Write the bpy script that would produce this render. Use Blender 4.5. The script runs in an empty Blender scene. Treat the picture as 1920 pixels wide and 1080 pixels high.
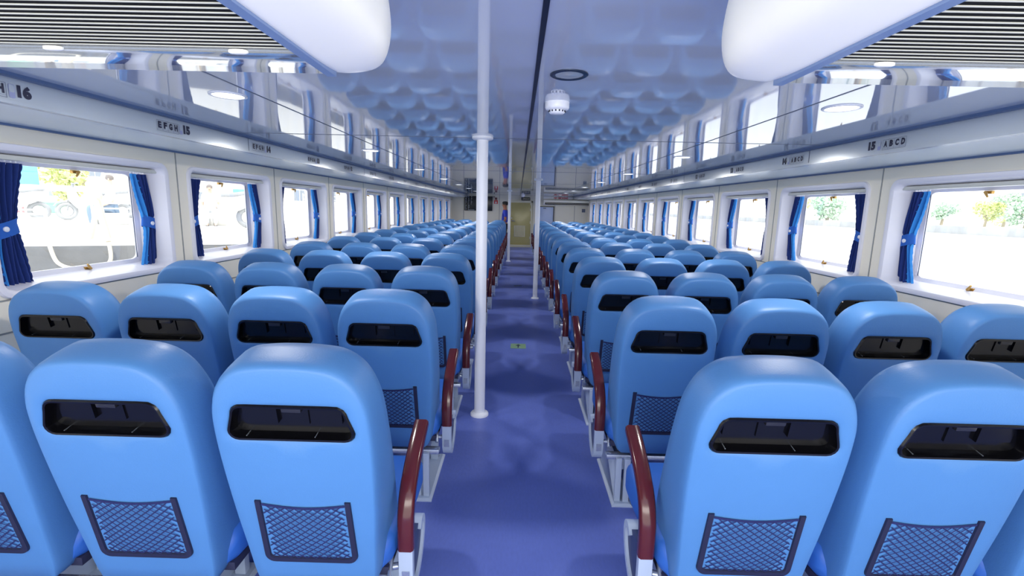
import bpy, bmesh, math, random
from mathutils import Vector, Matrix
random.seed(7)
R = math.radians
scene = bpy.context.scene
COL = scene.collection

# ------------------------------------------------------------------ measured layout (metres)
EYE = 1.4081
ZC = 1.838            # ceiling
XW = 2.425            # side wall plane
XF = 1.878            # face of the overhead sign panels
YB, YF = -0.9, 17.31  # aft end of the modelled cabin, forward bulkhead
SX0, SP = 0.627, 0.485
RY0, RP, NR = 1.15, 0.87, 16
W0, WP, WW, NW = 2.107, 1.344, 1.156, 11
WZ0, WZ1 = 0.965, 1.612

# ------------------------------------------------------------------ materials
def srgb(r, g, b):
    f = lambda c: (c / 255 / 12.92) if c / 255 <= 0.04045 else ((c / 255 + 0.055) / 1.055) ** 2.4
    return (f(r), f(g), f(b), 1)

def mat(name, col, rough=0.5, metal=0.0, spec=0.5, noise=0.0, nscale=8.0, bump=0.0, bscale=60.0, coat=0.0, emit=None, estr=0.0, stretch=None):
    m = bpy.data.materials.new(name); m.use_nodes = True
    nt = m.node_tree; b = nt.nodes['Principled BSDF']
    b.inputs['Base Color'].default_value = col
    b.inputs['Roughness'].default_value = rough
    b.inputs['Metallic'].default_value = metal
    b.inputs['Specular IOR Level'].default_value = spec
    if coat: b.inputs['Coat Weight'].default_value = coat; b.inputs['Coat Roughness'].default_value = 0.08
    tc = nt.nodes.new('ShaderNodeTexCoord')
    vec = tc.outputs['Object']
    if stretch:
        mp = nt.nodes.new('ShaderNodeMapping'); mp.inputs['Scale'].default_value = stretch
        nt.links.new(vec, mp.inputs['Vector']); vec = mp.outputs['Vector']
    if noise:
        n = nt.nodes.new('ShaderNodeTexNoise'); n.inputs['Scale'].default_value = nscale; n.inputs['Detail'].default_value = 5
        nt.links.new(vec, n.inputs['Vector'])
        mix = nt.nodes.new('ShaderNodeMix'); mix.data_type = 'RGBA'
        mix.inputs['A'].default_value = [c * (1 - noise) for c in col[:3]] + [1]
        mix.inputs['B'].default_value = [min(1, c * (1 + noise)) for c in col[:3]] + [1]
        nt.links.new(n.outputs['Fac'], mix.inputs['Factor']); nt.links.new(mix.outputs['Result'], b.inputs['Base Color'])
    if bump:
        n2 = nt.nodes.new('ShaderNodeTexNoise'); n2.inputs['Scale'].default_value = bscale; n2.inputs['Detail'].default_value = 3
        nt.links.new(vec, n2.inputs['Vector'])
        bp = nt.nodes.new('ShaderNodeBump'); bp.inputs['Strength'].default_value = bump; bp.inputs['Distance'].default_value = 0.01
        nt.links.new(n2.outputs['Fac'], bp.inputs['Height']); nt.links.new(bp.outputs['Normal'], b.inputs['Normal'])
    if emit:
        b.inputs['Emission Color'].default_value = emit; b.inputs['Emission Strength'].default_value = estr
    return m

M = {}
M['seat'] = mat('seat_blue', srgb(80, 132, 190), 0.46, spec=0.4, noise=0.05, nscale=5, bump=0.06, bscale=220)
M['cushion'] = mat('cushion_blue', srgb(48, 106, 196), 0.5, noise=0.05, nscale=6)
M['black'] = mat('tray_black', srgb(10, 10, 14), 0.18, spec=0.4, noise=0.2, nscale=20)
M['latch'] = mat('tray_latch', srgb(40, 41, 48), 0.2, noise=0.08)
M['frame_black'] = mat('pocket_frame', srgb(30, 33, 62), 0.55, noise=0.1)
M['net'] = mat('pocket_net', srgb(26, 34, 88), 0.7, noise=0.1)
M['maroon'] = mat('arm_maroon', srgb(84, 26, 30), 0.16, spec=0.6, noise=0.15, nscale=10)
M['grey'] = mat('arm_grey', srgb(176, 190, 212), 0.35, noise=0.05)
M['greydark'] = mat('arm_recess', srgb(52, 64, 104), 0.5, noise=0.08)
M['chrome'] = mat('rail_silver', srgb(190, 198, 210), 0.25, metal=0.8, noise=0.05)
M['under'] = mat('seat_underside', srgb(40, 44, 76), 0.7, noise=0.1)
M['wall'] = mat('wall_cream', srgb(247, 240, 222), 0.45, noise=0.02, nscale=1.5)
M['front'] = mat('bulkhead_cream', srgb(220, 218, 204), 0.4, noise=0.02, nscale=1.5)
M['white'] = mat('white_paint', srgb(240, 242, 248), 0.3, noise=0.02, nscale=3)
M['surround'] = mat('window_surround', srgb(234, 233, 242), 0.3, noise=0.02, nscale=3)
M['ac'] = mat('ac_white', srgb(255, 252, 240), 0.35, noise=0.015, nscale=3)
M['face'] = mat('sign_panel_grey', srgb(186, 196, 206), 0.22, metal=0.25, noise=0.03, nscale=2, stretch=(1, .3, 1))
M['soffit'] = mat('soffit_pale', srgb(214, 228, 238), 0.2, noise=0.02)
M['groove'] = mat('groove_blue', srgb(84, 108, 148), 0.4, noise=0.05)
M['seam'] = mat('seam_dark', srgb(90, 100, 120), 0.4, noise=0.05)
M['wallseam'] = mat('wall_seam', srgb(150, 152, 150), 0.5, noise=0.05)
M['seamdark'] = mat('seam_black', srgb(26, 32, 48), 0.35, noise=0.1)
M['navy'] = mat('curtain_navy', srgb(22, 50, 122), 0.85, noise=0.12, nscale=30, bump=0.2, bscale=400)
M['sky'] = mat('curtain_light', srgb(50, 140, 220), 0.8, noise=0.08, nscale=30, bump=0.2, bscale=400)
M['tie'] = mat('curtain_tie', srgb(34, 98, 190), 0.8, noise=0.1, nscale=30)
M['beige'] = mat('curtain_rail', srgb(206, 208, 200), 0.4, noise=0.04)
M['brass'] = mat('latch_brass', srgb(186, 148, 84), 0.3, metal=0.7, noise=0.1)
M['ink'] = mat('sign_ink', srgb(22, 28, 62), 0.5, noise=0.05)
M['inkline'] = mat('sign_line', srgb(84, 94, 118), 0.5, noise=0.05)
M['icon'] = mat('sign_icon', srgb(150, 158, 196), 0.5, noise=0.05)
M['darkslot'] = mat('grille_dark', srgb(16, 16, 16), 0.8, spec=.2, noise=0.2)
M['slat'] = mat('grille_slat', srgb(190, 190, 178), 0.4, noise=0.05)
M['acgloss'] = mat('ac_gloss_panel', srgb(222, 230, 238), 0.05, metal=0.75, noise=0.02)
M['acedgeshade'] = mat('ac_edge_shadow', srgb(130, 152, 190), 0.3, metal=0.3, noise=0.04)
M['olive'] = mat('door_olive', srgb(176, 168, 112), 0.2, noise=0.06, nscale=2)
M['doorframe'] = mat('door_frame', srgb(206, 204, 182), 0.35, noise=0.04)
M['paleblue'] = mat('door_pale_blue', srgb(172, 192, 228), 0.35, noise=0.03)
M['red'] = mat('red_sign', srgb(196, 22, 30), 0.4, noise=0.06)
M['darkred'] = mat('dark_red', srgb(120, 30, 36), 0.4, noise=0.06)
M['screen'] = mat('screen_black', srgb(22, 28, 36), 0.25, noise=0.1)
M['chalk'] = mat('board_white', srgb(220, 228, 236), 0.6, noise=0.04)
M['green'] = mat('sticker_green', srgb(124, 156, 122), 0.5, noise=0.06)
M['skin'] = mat('skin', srgb(150, 98, 72), 0.55, noise=0.06)
M['shirt'] = mat('shirt_blue', srgb(40, 58, 170), 0.8, noise=0.06)
M['trouser'] = mat('trousers_dark', srgb(28, 30, 42), 0.8, noise=0.08)
M['cap'] = mat('cap_dark', srgb(30, 34, 32), 0.8, noise=0.1)
M['lens'] = mat('light_lens', srgb(255, 255, 255), 0.3, emit=(1, .98, .94, 1), estr=5.0, noise=0.01)
M['bulb'] = mat('reflector_silver', srgb(215, 220, 220), 0.2, metal=0.3, noise=0.08, nscale=60)
M['ringdark'] = mat('ring_dark', srgb(60, 72, 92), 0.25, metal=0.5, noise=0.1)

def floor_material():
    m = bpy.data.materials.new('floor_vinyl'); m.use_nodes = True
    nt = m.node_tree; b = nt.nodes['Principled BSDF']
    tc = nt.nodes.new('ShaderNodeTexCoord')
    n = nt.nodes.new('ShaderNodeTexNoise'); n.inputs['Scale'].default_value = 3.5; n.inputs['Detail'].default_value = 8
    n3 = nt.nodes.new('ShaderNodeTexNoise'); n3.inputs['Scale'].default_value = 90; n3.inputs['Detail'].default_value = 2
    mp = nt.nodes.new('ShaderNodeMapping'); mp.inputs['Scale'].default_value = (1, .35, 1)
    nt.links.new(tc.outputs['Object'], mp.inputs['Vector']); nt.links.new(mp.outputs['Vector'], n3.inputs['Vector'])
    nt.links.new(tc.outputs['Object'], n.inputs['Vector'])
    mx = nt.nodes.new('ShaderNodeMix'); mx.data_type = 'RGBA'
    mx.inputs['A'].default_value = srgb(94, 112, 194); mx.inputs['B'].default_value = srgb(110, 128, 208)
    mx2 = nt.nodes.new('ShaderNodeMix'); mx2.data_type = 'RGBA'; mx2.blend_type = 'MULTIPLY'; mx2.inputs['Factor'].default_value = .18
    nt.links.new(n.outputs['Fac'], mx.inputs['Factor']); nt.links.new(mx.outputs['Result'], mx2.inputs['A']); nt.links.new(n3.outputs['Fac'], mx2.inputs['B'])
    nt.links.new(mx2.outputs['Result'], b.inputs['Base Color'])
    b.inputs['Roughness'].default_value = 0.36
    bp = nt.nodes.new('ShaderNodeBump'); bp.inputs['Strength'].default_value = .08; bp.inputs['Distance'].default_value = .01
    nt.links.new(n3.outputs['Fac'], bp.inputs['Height']); nt.links.new(bp.outputs['Normal'], b.inputs['Normal'])
    return m
M['floor'] = floor_material()

def ceiling_material():
    m = bpy.data.materials.new('ceiling_gloss'); m.use_nodes = True
    nt = m.node_tree; b = nt.nodes['Principled BSDF']
    b.inputs['Base Color'].default_value = srgb(196, 204, 218)
    b.inputs['Roughness'].default_value = 0.035
    b.inputs['IOR'].default_value = 1.75
    tc = nt.nodes.new('ShaderNodeTexCoord')
    n = nt.nodes.new('ShaderNodeTexNoise'); n.inputs['Scale'].default_value = 2.2; n.inputs['Detail'].default_value = 1
    bp = nt.nodes.new('ShaderNodeBump'); bp.inputs['Strength'].default_value = .02; bp.inputs['Distance'].default_value = .02
    nt.links.new(tc.outputs['Object'], n.inputs['Vector']); nt.links.new(n.outputs['Fac'], bp.inputs['Height']); nt.links.new(bp.outputs['Normal'], b.inputs['Normal'])
    return m
M['ceiling'] = ceiling_material()

def glass_material():
    m = bpy.data.materials.new('window_glass'); m.use_nodes = True
    nt = m.node_tree
    for n in list(nt.nodes): nt.nodes.remove(n)
    out = nt.nodes.new('ShaderNodeOutputMaterial'); mx = nt.nodes.new('ShaderNodeMixShader')
    tr = nt.nodes.new('ShaderNodeBsdfTransparent'); gl = nt.nodes.new('ShaderNodeBsdfGlossy')
    tr.inputs['Color'].default_value = (.97, .985, .98, 1); gl.inputs['Roughness'].default_value = 0.02
    lw = nt.nodes.new('ShaderNodeLayerWeight'); lw.inputs['Blend'].default_value = 0.12      # facing: the same from both sides
    nt.links.new(lw.outputs['Facing'], mx.inputs['Fac'])
    nt.links.new(tr.outputs[0], mx.inputs[1]); nt.links.new(gl.outputs[0], mx.inputs[2]); nt.links.new(mx.outputs[0], out.inputs['Surface'])
    return m
M['glass'] = glass_material()

# ------------------------------------------------------------------ mesh helpers
class MB:
    def __init__(s): s.v = []; s.f = []; s.m = []; s.cur = 0
    def box(s, x0, x1, y0, y1, z0, z1):
        b = len(s.v)
        s.v += [(x, y, z) for z in (z0, z1) for y in (y0, y1) for x in (x0, x1)]
        for q in ((0, 2, 3, 1), (4, 5, 7, 6), (0, 1, 5, 4), (2, 6, 7, 3), (0, 4, 6, 2), (1, 3, 7, 5)):
            s.f.append(tuple(b + i for i in q)); s.m.append(s.cur)
        return s
    def poly(s, pts):
        b = len(s.v); s.v += [tuple(p) for p in pts]; s.f.append(tuple(range(b, b + len(pts)))); s.m.append(s.cur); return s
    def loops(s, loops, closed=True, cap0=False, cap1=False):
        n = len(loops[0]); b = len(s.v)
        for L in loops: s.v += [tuple(p) for p in L]
        for i in range(len(loops) - 1):
            for j in range(n if closed else n - 1):
                k = (j + 1) % n
                s.f.append((b + i * n + j, b + i * n + k, b + (i + 1) * n + k, b + (i + 1) * n + j)); s.m.append(s.cur)
        if cap0: s.f.append(tuple(b + j for j in reversed(range(n)))); s.m.append(s.cur)
        if cap1: s.f.append(tuple(b + (len(loops) - 1) * n + j for j in range(n))); s.m.append(s.cur)
        return s
    def tube(s, pts, r, n=8, caps=True):
        pts = [Vector(p) for p in pts]; loops = []
        rr = r if isinstance(r, (list, tuple)) else [r] * len(pts)
        ref = None
        for i, p in enumerate(pts):
            d = (pts[min(i + 1, len(pts) - 1)] - pts[max(i - 1, 0)]).normalized()
            if ref is None:
                ref = d.cross(Vector((0, 0, 1)) if abs(d.z) < .9 else Vector((1, 0, 0))).normalized()
            ref = (ref - d * ref.dot(d)).normalized(); o = d.cross(ref)
            loops.append([p + (ref * math.cos(2 * math.pi * k / n) + o * math.sin(2 * math.pi * k / n)) * rr[i] for k in range(n)])
        return s.loops(loops, cap0=caps, cap1=caps)
    def lathe(s, prof, c=(0, 0, 0), n=24, cap0=True, cap1=True):
        L = [[(c[0] + r * math.cos(2 * math.pi * k / n), c[1] + r * math.sin(2 * math.pi * k / n), c[2] + z) for k in range(n)] for r, z in prof]
        return s.loops(L, cap0=cap0, cap1=cap1)
    def sweep(s, path, prof, caps=True):
        """path: list of (y,z); prof: list of (x, offset along path normal) in the yz plane."""
        L = []
        for i, (y, z) in enumerate(path):
            a = path[max(i - 1, 0)]; b = path[min(i + 1, len(path) - 1)]
            dy, dz = b[0] - a[0], b[1] - a[1]; l = math.hypot(dy, dz) or 1
            ny, nz = -dz / l, dy / l
            L.append([(x, y + ny * o, z + nz * o) for x, o in prof])
        return s.loops(L, cap0=caps, cap1=caps)
    def mesh(s, name, mats, smooth=False, angle=40, bevel=0):
        me = bpy.data.meshes.new(name); me.from_pydata(s.v, [], s.f)
        for m in (mats if isinstance(mats, (list, tuple)) else [mats]): me.materials.append(m)
        bm = bmesh.new(); bm.from_mesh(me)
        for f, k in zip(bm.faces, s.m): f.material_index = k
        bmesh.ops.remove_doubles(bm, verts=bm.verts, dist=1e-6)
        bmesh.ops.recalc_face_normals(bm, faces=bm.faces)
        if bevel:
            es = [e for e in bm.edges if len(e.link_faces) == 2 and e.calc_face_angle(0) > R(35)]
            bmesh.ops.bevel(bm, geom=es, offset=bevel, segments=2, profile=.6, affect='EDGES', clamp_overlap=True)
        for f in bm.faces: f.smooth = smooth or bool(bevel)
        if smooth or bevel:
            for e in bm.edges:
                if len(e.link_faces) == 2 and e.calc_face_angle(0) > R(angle): e.smooth = False
        bm.to_mesh(me); bm.free(); return me
    def obj(s, name, mats, parent=None, **k):
        return link(bpy.data.objects.new(name, s.mesh(name, mats, **k)), parent)

def link(o, parent=None):
    COL.objects.link(o)
    if parent: o.parent = parent
    return o
def tag(o, label=None, cat=None, group=None, kind=None):
    if label: o['label'] = label
    if cat: o['category'] = cat
    if group: o['group'] = group
    if kind: o['kind'] = kind
    return o
def empty(name, loc=(0, 0, 0), label=None, cat=None, group=None, rz=0):
    o = bpy.data.objects.new(name, None); o.empty_display_size = .05; COL.objects.link(o); o.location = loc; o.rotation_euler = (0, 0, rz)
    return tag(o, label, cat, group)
def kids(o): return CH.get(o.name, [])
def copy_tree(o, parent=None):
    c = o.copy(); link(c, parent)
    for ch in list(o.children): copy_tree(ch, c)
    return c

def rrect(y0, y1, z0, z1, r, n=6):
    """rounded rectangle, counter-clockwise in (a,b)"""
    pts = []
    for cx, cy, a0 in ((y1 - r, z0 + r, -90), (y1 - r, z1 - r, 0), (y0 + r, z1 - r, 90), (y0 + r, z0 + r, 180)):
        for i in range(n + 1):
            a = R(a0 + 90 * i / n); pts.append((cx + r * math.cos(a), cy + r * math.sin(a)))
    return pts
def spline(ctrl, per=10):
    out = []
    for i in range(len(ctrl) - 1):
        p0 = ctrl[max(i - 1, 0)]; p1 = ctrl[i]; p2 = ctrl[i + 1]; p3 = ctrl[min(i + 2, len(ctrl) - 1)]
        for k in range(per):
            t = k / per
            out.append(tuple(.5 * (2 * b + (c - a) * t + (2 * a - 5 * b + 4 * c - d) * t * t + (3 * b - a - 3 * c + d) * t ** 3) for a, b, c, d in zip(p0, p1, p2, p3)))
    out.append(tuple(ctrl[-1])); return out

_fonts = {}
def text_mesh(txt, size, bold=0.0, align='LEFT', shear=0):
    key = (txt, size, bold, align)
    if key in _fonts: return _fonts[key]
    cu = bpy.data.curves.new('lettering', 'FONT'); cu.body = txt; cu.size = size; cu.align_x = align; cu.offset = bold; cu.resolution_u = 3; cu.shear = shear
    o = bpy.data.objects.new('lettering', cu); COL.objects.link(o)
    dg = bpy.context.evaluated_depsgraph_get(); dg.update()
    me = bpy.data.meshes.new_from_object(o.evaluated_get(dg)); me.materials.clear()
    bpy.data.objects.remove(o); bpy.data.curves.remove(cu)
    _fonts[key] = me; return me
def text_obj(name, txt, size, m, matrix, parent=None, bold=0.0, align='LEFT', fit=None):
    """flat lettering; matrix maps text x,y to the wall. fit=(width,height) scales it"""
    me = text_mesh(txt, size, bold, align).copy()
    xs = [v.co.x for v in me.vertices]; ys = [v.co.y for v in me.vertices]
    if fit:
        sx = fit[0] / (max(xs) - min(xs)); sy = fit[1] / (max(ys) - min(ys)); x0, y0 = min(xs), min(ys)
        for v in me.vertices: v.co.x = (v.co.x - x0) * sx; v.co.y = (v.co.y - y0) * sy
    me.transform(matrix); me.materials.append(m)
    return link(bpy.data.objects.new(name, me), parent)
def basis(o, ax, ay):
    ax, ay = Vector(ax), Vector(ay); az = ax.cross(ay)
    return Matrix(((ax.x, ay.x, az.x, o[0]), (ax.y, ay.y, az.y, o[1]), (ax.z, ay.z, az.z, o[2]), (0, 0, 0, 1)))

ORD = ['first', 'second', 'third', 'fourth', 'fifth', 'sixth', 'seventh', 'eighth', 'ninth', 'tenth', 'eleventh', 'twelfth', 'thirteenth', 'fourteenth', 'fifteenth', 'sixteenth']
SIDE = {-1: 'left', 1: 'right'}

# ------------------------------------------------------------------ shell
def structure(name, mb, m, label=None, **k):
    return tag(mb.obj(name, m, **k), label, kind='structure')

structure('floor', MB().box(-XW - .2, XW + .2, YB, YF + .1, -.1, 0), M['floor'], 'blue vinyl deck running the length of the cabin')
structure('ceiling', MB().box(-XF - .03, XF + .03, YB, YF + .1, ZC, ZC + .1), M['ceiling'], 'glossy blue-grey mirror-like ceiling panels')
for s in (-1, 1):
    wl = MB(); x0, x1 = sorted((s * XW, s * (XW + .22)))
    wl.box(x0, x1, YB, YF + .1, -.1, WZ0 - .01); wl.box(x0, x1, YB, YF + .1, WZ1 + .01, 2.0)
    ya = YB
    for k in range(NW):
        wl.box(x0, x1, ya, W0 + WP * k + .02, WZ0 - .01, WZ1 + .01); ya = W0 + WP * k + WW - .02
    wl.box(x0, x1, ya, YF + .1, WZ0 - .01, WZ1 + .01)
    structure('wall_' + SIDE[s], wl, M['wall'], 'cream side wall with a row of windows, %s side' % SIDE[s])
    # vertical panel seams, sill line and dado line
    sm = MB(); e = sorted((s * XW, s * (XW - .003)))
    for k in range(NW + 1):
        y = W0 + WP * k - (WP - WW) / 2
        sm.box(e[0], e[1], y - .004, y + .004, .05, 1.735)
    sm.box(e[0], e[1], YB, YF, .925, .932); sm.box(e[0], e[1], YB, YF, .772, .780)
    structure('trim_%d' % (1 if s < 0 else 2), sm, M['wallseam'], 'thin panel seams on the %s wall' % SIDE[s])
    # overhead sign panel (face + soffit), grooves
    fc = MB(); a, b = sorted((s * XF, s * (XF + .03)))
    fc.box(a, b, YB, YF, 1.742, 1.86)
    a, b = sorted((s * (XF + .03), s * (XW + .02)))
    fc.cur = 1; fc.box(a, b, YB, YF, 1.738, 1.775)
    a, b = sorted((s * (XF - .004), s * (XF + .034))); fc.cur = 0; fc.box(a, b, YB, YF, 1.735, 1.747)
    for k in range(7):
        y = 3.302 + 2.44 * k; a, b = sorted((s * XF, s * (XF - .0015))); fc.cur = 2; fc.box(a, b, y - .003, y + .003, 1.747, 1.83)
    structure('trim_%d' % (3 if s < 0 else 4), fc, [M['face'], M['soffit'], M['seam']], 'grey overhead panel with row signs along the %s side' % SIDE[s])
    gv = MB(); a, b = sorted((s * (XW - .02), s * XW)); gv.box(a, b, YB, YF, 1.728, 1.738)
    a, b = sorted((s * (XF - .035), s * (XF - .001))); gv.box(a, b, YB, YF, ZC - .012, ZC)
    structure('trim_%d' % (5 if s < 0 else 6), gv, M['groove'], 'dark blue joint lines along the %s overhead panel' % SIDE[s])
# ceiling seams
cs = MB()
cs.box(-.007, .007, YB, YF, ZC - .004, ZC)
structure('trim_7', cs, M['seamdark'], 'dark joint running down the middle of the ceiling')
cs = MB()
for x in (-1.125, 1.11): cs.box(x - .0035, x + .0035, YB, YF, ZC - .0015, ZC)
for k in range(6):
    y = 3.12 + 2.76 * k; cs.box(-XF, XF, y - .004, y + .004, ZC - .0015, ZC)
structure('trim_8', cs, M['seam'], 'thin joints between the ceiling panels')
# forward bulkhead
fw = MB(); fw.box(-XW - .2, XW + .2, YF, YF + .1, -.1, 2.0)
structure('wall_front', fw, M['front'], 'pale grey-cream bulkhead at the far end of the cabin')
fs = MB()
for x in (-2.02, -.74, .60, 1.25, 1.95): fs.box(x - .006, x + .006, YF - .004, YF, 0, ZC)
structure('trim_9', fs, M['seam'], 'vertical panel joints on the far bulkhead')

# ------------------------------------------------------------------ windows
def window_protos():
    yc = WW / 2
    P = {}
    fr = MB()
    L = [(XW + .0, 0.0, .075), (XW - .014, .004, .072), (XW - .016, .02, .06), (XW - .010, .034, .05), (XW + .02, .042, .05), (XW + .17, .060, .055), (XW + .185, .085, .05), (XW + .2, .085, .05)]
    fr.loops([[(x, y, z) for y, z in rrect(i, WW - i, WZ0 - .035 + i, WZ1 + .038 - i, r)] for x, i, r in L])
    P['frame'] = fr.mesh('window_frame', M['surround'], smooth=True, angle=50)
    g = MB(); pts = rrect(.08, WW - .08, WZ0 + .045, WZ1 - .042, .05)
    g.poly([(XW + .19, y, z) for y, z in pts]); P['pane'] = g.mesh('window_pane', M['glass'])
    rl = MB(); rl.box(XW + .03, XW + .075, .05, WW - .05, WZ1 - .035, WZ1 - .012)
    P['rail'] = rl.mesh('curtain_rail', M['beige'], bevel=.004)
    lt = MB()
    for zz, sg in ((WZ1 - .058, -1), (WZ0 + .032, 1)):
        y = WW * .58
        lt.box(XW + .170, XW + .188, y - .022, y + .022, zz - .009, zz + .009)
        lt.tube([(XW + .17, y, zz), (XW + .15, y - .005, zz), (XW + .14, y - .035, zz + sg * -.028 * -1)], [.008, .008, .005], 8)
    P['latch'] = lt.mesh('window_latch', M['brass'], bevel=.003)
    hk = MB(); hk.tube([(XW + .18, .115, WZ0 + .06), (XW + .18, .115, WZ1 - .06)], .003, 6); hk.tube([(XW + .18, WW - .1, WZ0 + .06), (XW + .18, WW - .1, WZ1 - .06)], .003, 6)
    P['cord'] = hk.mesh('window_seal', M['inkline'])
    return P
WPROT = window_protos()
def mirror_mesh(me):
    m2 = me.copy(); m2.transform(Matrix.Diagonal((-1, 1, 1, 1))); m2.flip_normals(); return m2
WMESH = {1: WPROT, -1: {k: mirror_mesh(v) for k, v in WPROT.items()}}
wn = 0
for s in (-1, 1):
    for k in range(NW):
        wn += 1
        w = bpy.data.objects.new('window_%d' % wn, WMESH[s]['frame']); link(w); w.location = (0, W0 + WP * k, 0)
        tag(w, '%s window from the camera in the %s wall' % (ORD[k], SIDE[s]), kind='structure')
        for nm, key in (('window_pane', 'pane'), ('curtain_rail', 'rail'), ('window_latch', 'latch'), ('window_seal', 'cord')):
            link(bpy.data.objects.new(nm, WMESH[s][key]), w)

# ------------------------------------------------------------------ curtains
def curtain_meshes(seed, flip):
    rnd = random.Random(seed)
    # width profile against height (0 top .. 1 bottom)
    H0, H1 = WZ1 - .045, WZ0 - .012
    tie = .5
    def wid(t):
        if t < tie: return .185 + (.10 - .185) * (t / tie) ** 1.4
        return .10 + (.185 - .10) * ((t - tie) / (1 - tie)) ** .8
    def cen(t):
        return flip * (.0 - .03 * math.sin(t * math.pi) - .035 * max(0, t - tie))
    NZ, NU = 44, 64
    ph = rnd.random() * 6
    def surf(t, u, split0, split1, yo=0):
        w = wid(t) * (1 + .02 * math.sin(9 * t + ph))
        uu = split0 + (split1 - split0) * u
        y = cen(t) + (uu - .5) * w
        amp = .014 if abs(t - tie) > .06 else .006
        x = amp * math.sin(uu * 2 * math.pi * 6.5 + ph) + .006 * math.sin(uu * 13 + t * 7) - .012 * math.cos((uu - .5) * math.pi)
        return x + yo, y, H0 + (H1 - H0) * t
    def sheet(a, b, xo, scal0=False, scal1=False):
        mb = MB(); L = []
        for i in range(NZ + 1):
            t = i / NZ; row = []
            for j in range(NU + 1):
                u = j / NU; x, y, z = surf(t, u, a, b, xo)
                sc = .006 * abs(math.sin(t * math.pi * 15))
                if scal0: y -= sc * (1 - u) ** 3
                if scal1: y += sc * u ** 3
                if i == NZ: z -= .005 * abs(math.sin(u * 12))
                row.append((x, y, z))
            L.append(row)
        mb.loops(L, closed=False); return mb
    main = sheet(.17, 1.0, 0, scal0=True, scal1=True).mesh('curtain', M['navy'], smooth=True, angle=180)
    edge = sheet(-.06, .24, -.006, scal0=True).mesh('edge_band', M['sky'], smooth=True, angle=180)
    tb = MB(); L = []
    for i in range(6):
        t = .455 + .12 * i / 5; w = wid(t) * .58 + .004; zz = H0 + (H1 - H0) * t
        L.append([(-.004 + (.026) * math.cos(a), cen(t) + w * math.sin(a), zz + .02 * math.sin(a) * flip) for a in [2 * math.pi * k / 24 for k in range(24)]])
    tb.loops(L); tie_me = tb.mesh('tieback', M['tie'], smooth=True, angle=180)
    bt = MB(); c = (-.032, cen(.5) - .012, H0 + (H1 - H0) * .515)
    bt.loops([[(c[0] - dx, c[1] + r * math.cos(a), c[2] + r * math.sin(a)) for a in [2 * math.pi * k / 16 for k in range(16)]] for r, dx in ((.013, -.004), (.013, .002), (.009, .005), (.001, .006))], cap1=True)
    but = bt.mesh('button', M['white'], smooth=True)
    rg = MB()
    for k in range(7):
        u = (k + .5) / 7; x, y, z = surf(0, u, 0, 1)
        rg.tube([(x * .5, y, z - .008), (x * .5, y, z + .02)], .003, 6)
    rng = rg.mesh('hanger', M['white'])
    return [main, edge, tie_me, but, rng]
CURT = {}
for s in (-1, 1):
    for f in (-1, 1):
        ms = curtain_meshes(3 + f, f)
        if s < 0: ms = [mirror_mesh(m) for m in ms]
        CURT[(s, f)] = ms
for s in (-1, 1):
    for k in range(NW):
        for f, off in ((1, .20), (-1, 1.065)):
            if k == 0 and f == 1 and s == 1: continue      # outside the frame
            ms = CURT[(s, f)]
            c = bpy.data.objects.new('curtain', ms[0]); link(c); c.location = (s * (XW + .105), W0 + WP * k + off, 0)
            tag(c, 'tied-back blue curtain at the %s end of the %s %s window from the camera' % ('near' if f == 1 else 'far', ORD[k], SIDE[s]), 'curtain', 'blue window curtains')
            link(bpy.data.objects.new('edge_band', ms[1]), c)['label'] = 'lighter blue scalloped edge band'
            t = link(bpy.data.objects.new('tieback', ms[2]), c); link(bpy.data.objects.new('button', ms[3]), t)
            link(bpy.data.objects.new('hanger', ms[4]), c)

# ------------------------------------------------------------------ seats
SL = .2; NRM = math.hypot(1, SL)
HB = .25                                  # height where the back starts
def seat_pt(x, h, e):
    """x across, h up the reclined back, e forward (towards the bow) from its rear face"""
    hu = (-SL / NRM, 1 / NRM); ef = (1 / NRM, SL / NRM)
    yb = SL * (.844 - HB)
    return (x, yb + hu[0] * h + ef[0] * e, HB + hu[1] * h + ef[1] * e)
PC = .606                                 # centre of the black tray
def half(ctrl):
    r = spline(ctrl, 14); return r + [(-x, h) for x, h in reversed(r)][1:-1]
W_OUT = half([(0, 0), (.14, 0), (.176, .012), (.190, .06), (.198, .17), (.208, .31), (.214, .46), (.213, .59), (.204, .662), (.178, .724), (.128, .765), (.06, .777), (0, .779)])
R_OUT = half([(0, .008), (.135, .008), (.164, .018), (.175, .07), (.182, .17), (.192, .31), (.198, .46), (.198, .57), (.189, .645), (.162, .706), (.115, .745), (.055, .758), (0, .760)])
def p_out(g=0.0):
    b, t = .166 + g, .150 + g; h0, h1 = PC - .054 - g, PC + .052 + g
    r = .028 + g; pts = []
    for cx, cy, a0 in ((b - r, h0 + r, -90), (t - r, h1 - r, 0), (-(t - r), h1 - r, 90), (-(b - r), h0 + r, 180)):
        for i in range(9):
            a = R(a0 + 90 * i / 8); pts.append((cx + r * math.cos(a), cy + r * math.sin(a)))
    return pts
def resample(poly, n):
    d = [0]
    for i in range(len(poly)):
        a, b = poly[i], poly[(i + 1) % len(poly)]; d.append(d[-1] + math.hypot(b[0] - a[0], b[1] - a[1]))
    out = []; j = 0
    for k in range(n):
        t = d[-1] * k / n
        while d[j + 1] < t: j += 1
        a, b = poly[j], poly[(j + 1) % len(poly)]; u = (t - d[j]) / max(d[j + 1] - d[j], 1e-9)
        out.append((a[0] + (b[0] - a[0]) * u, a[1] + (b[1] - a[1]) * u))
    return out
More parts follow.
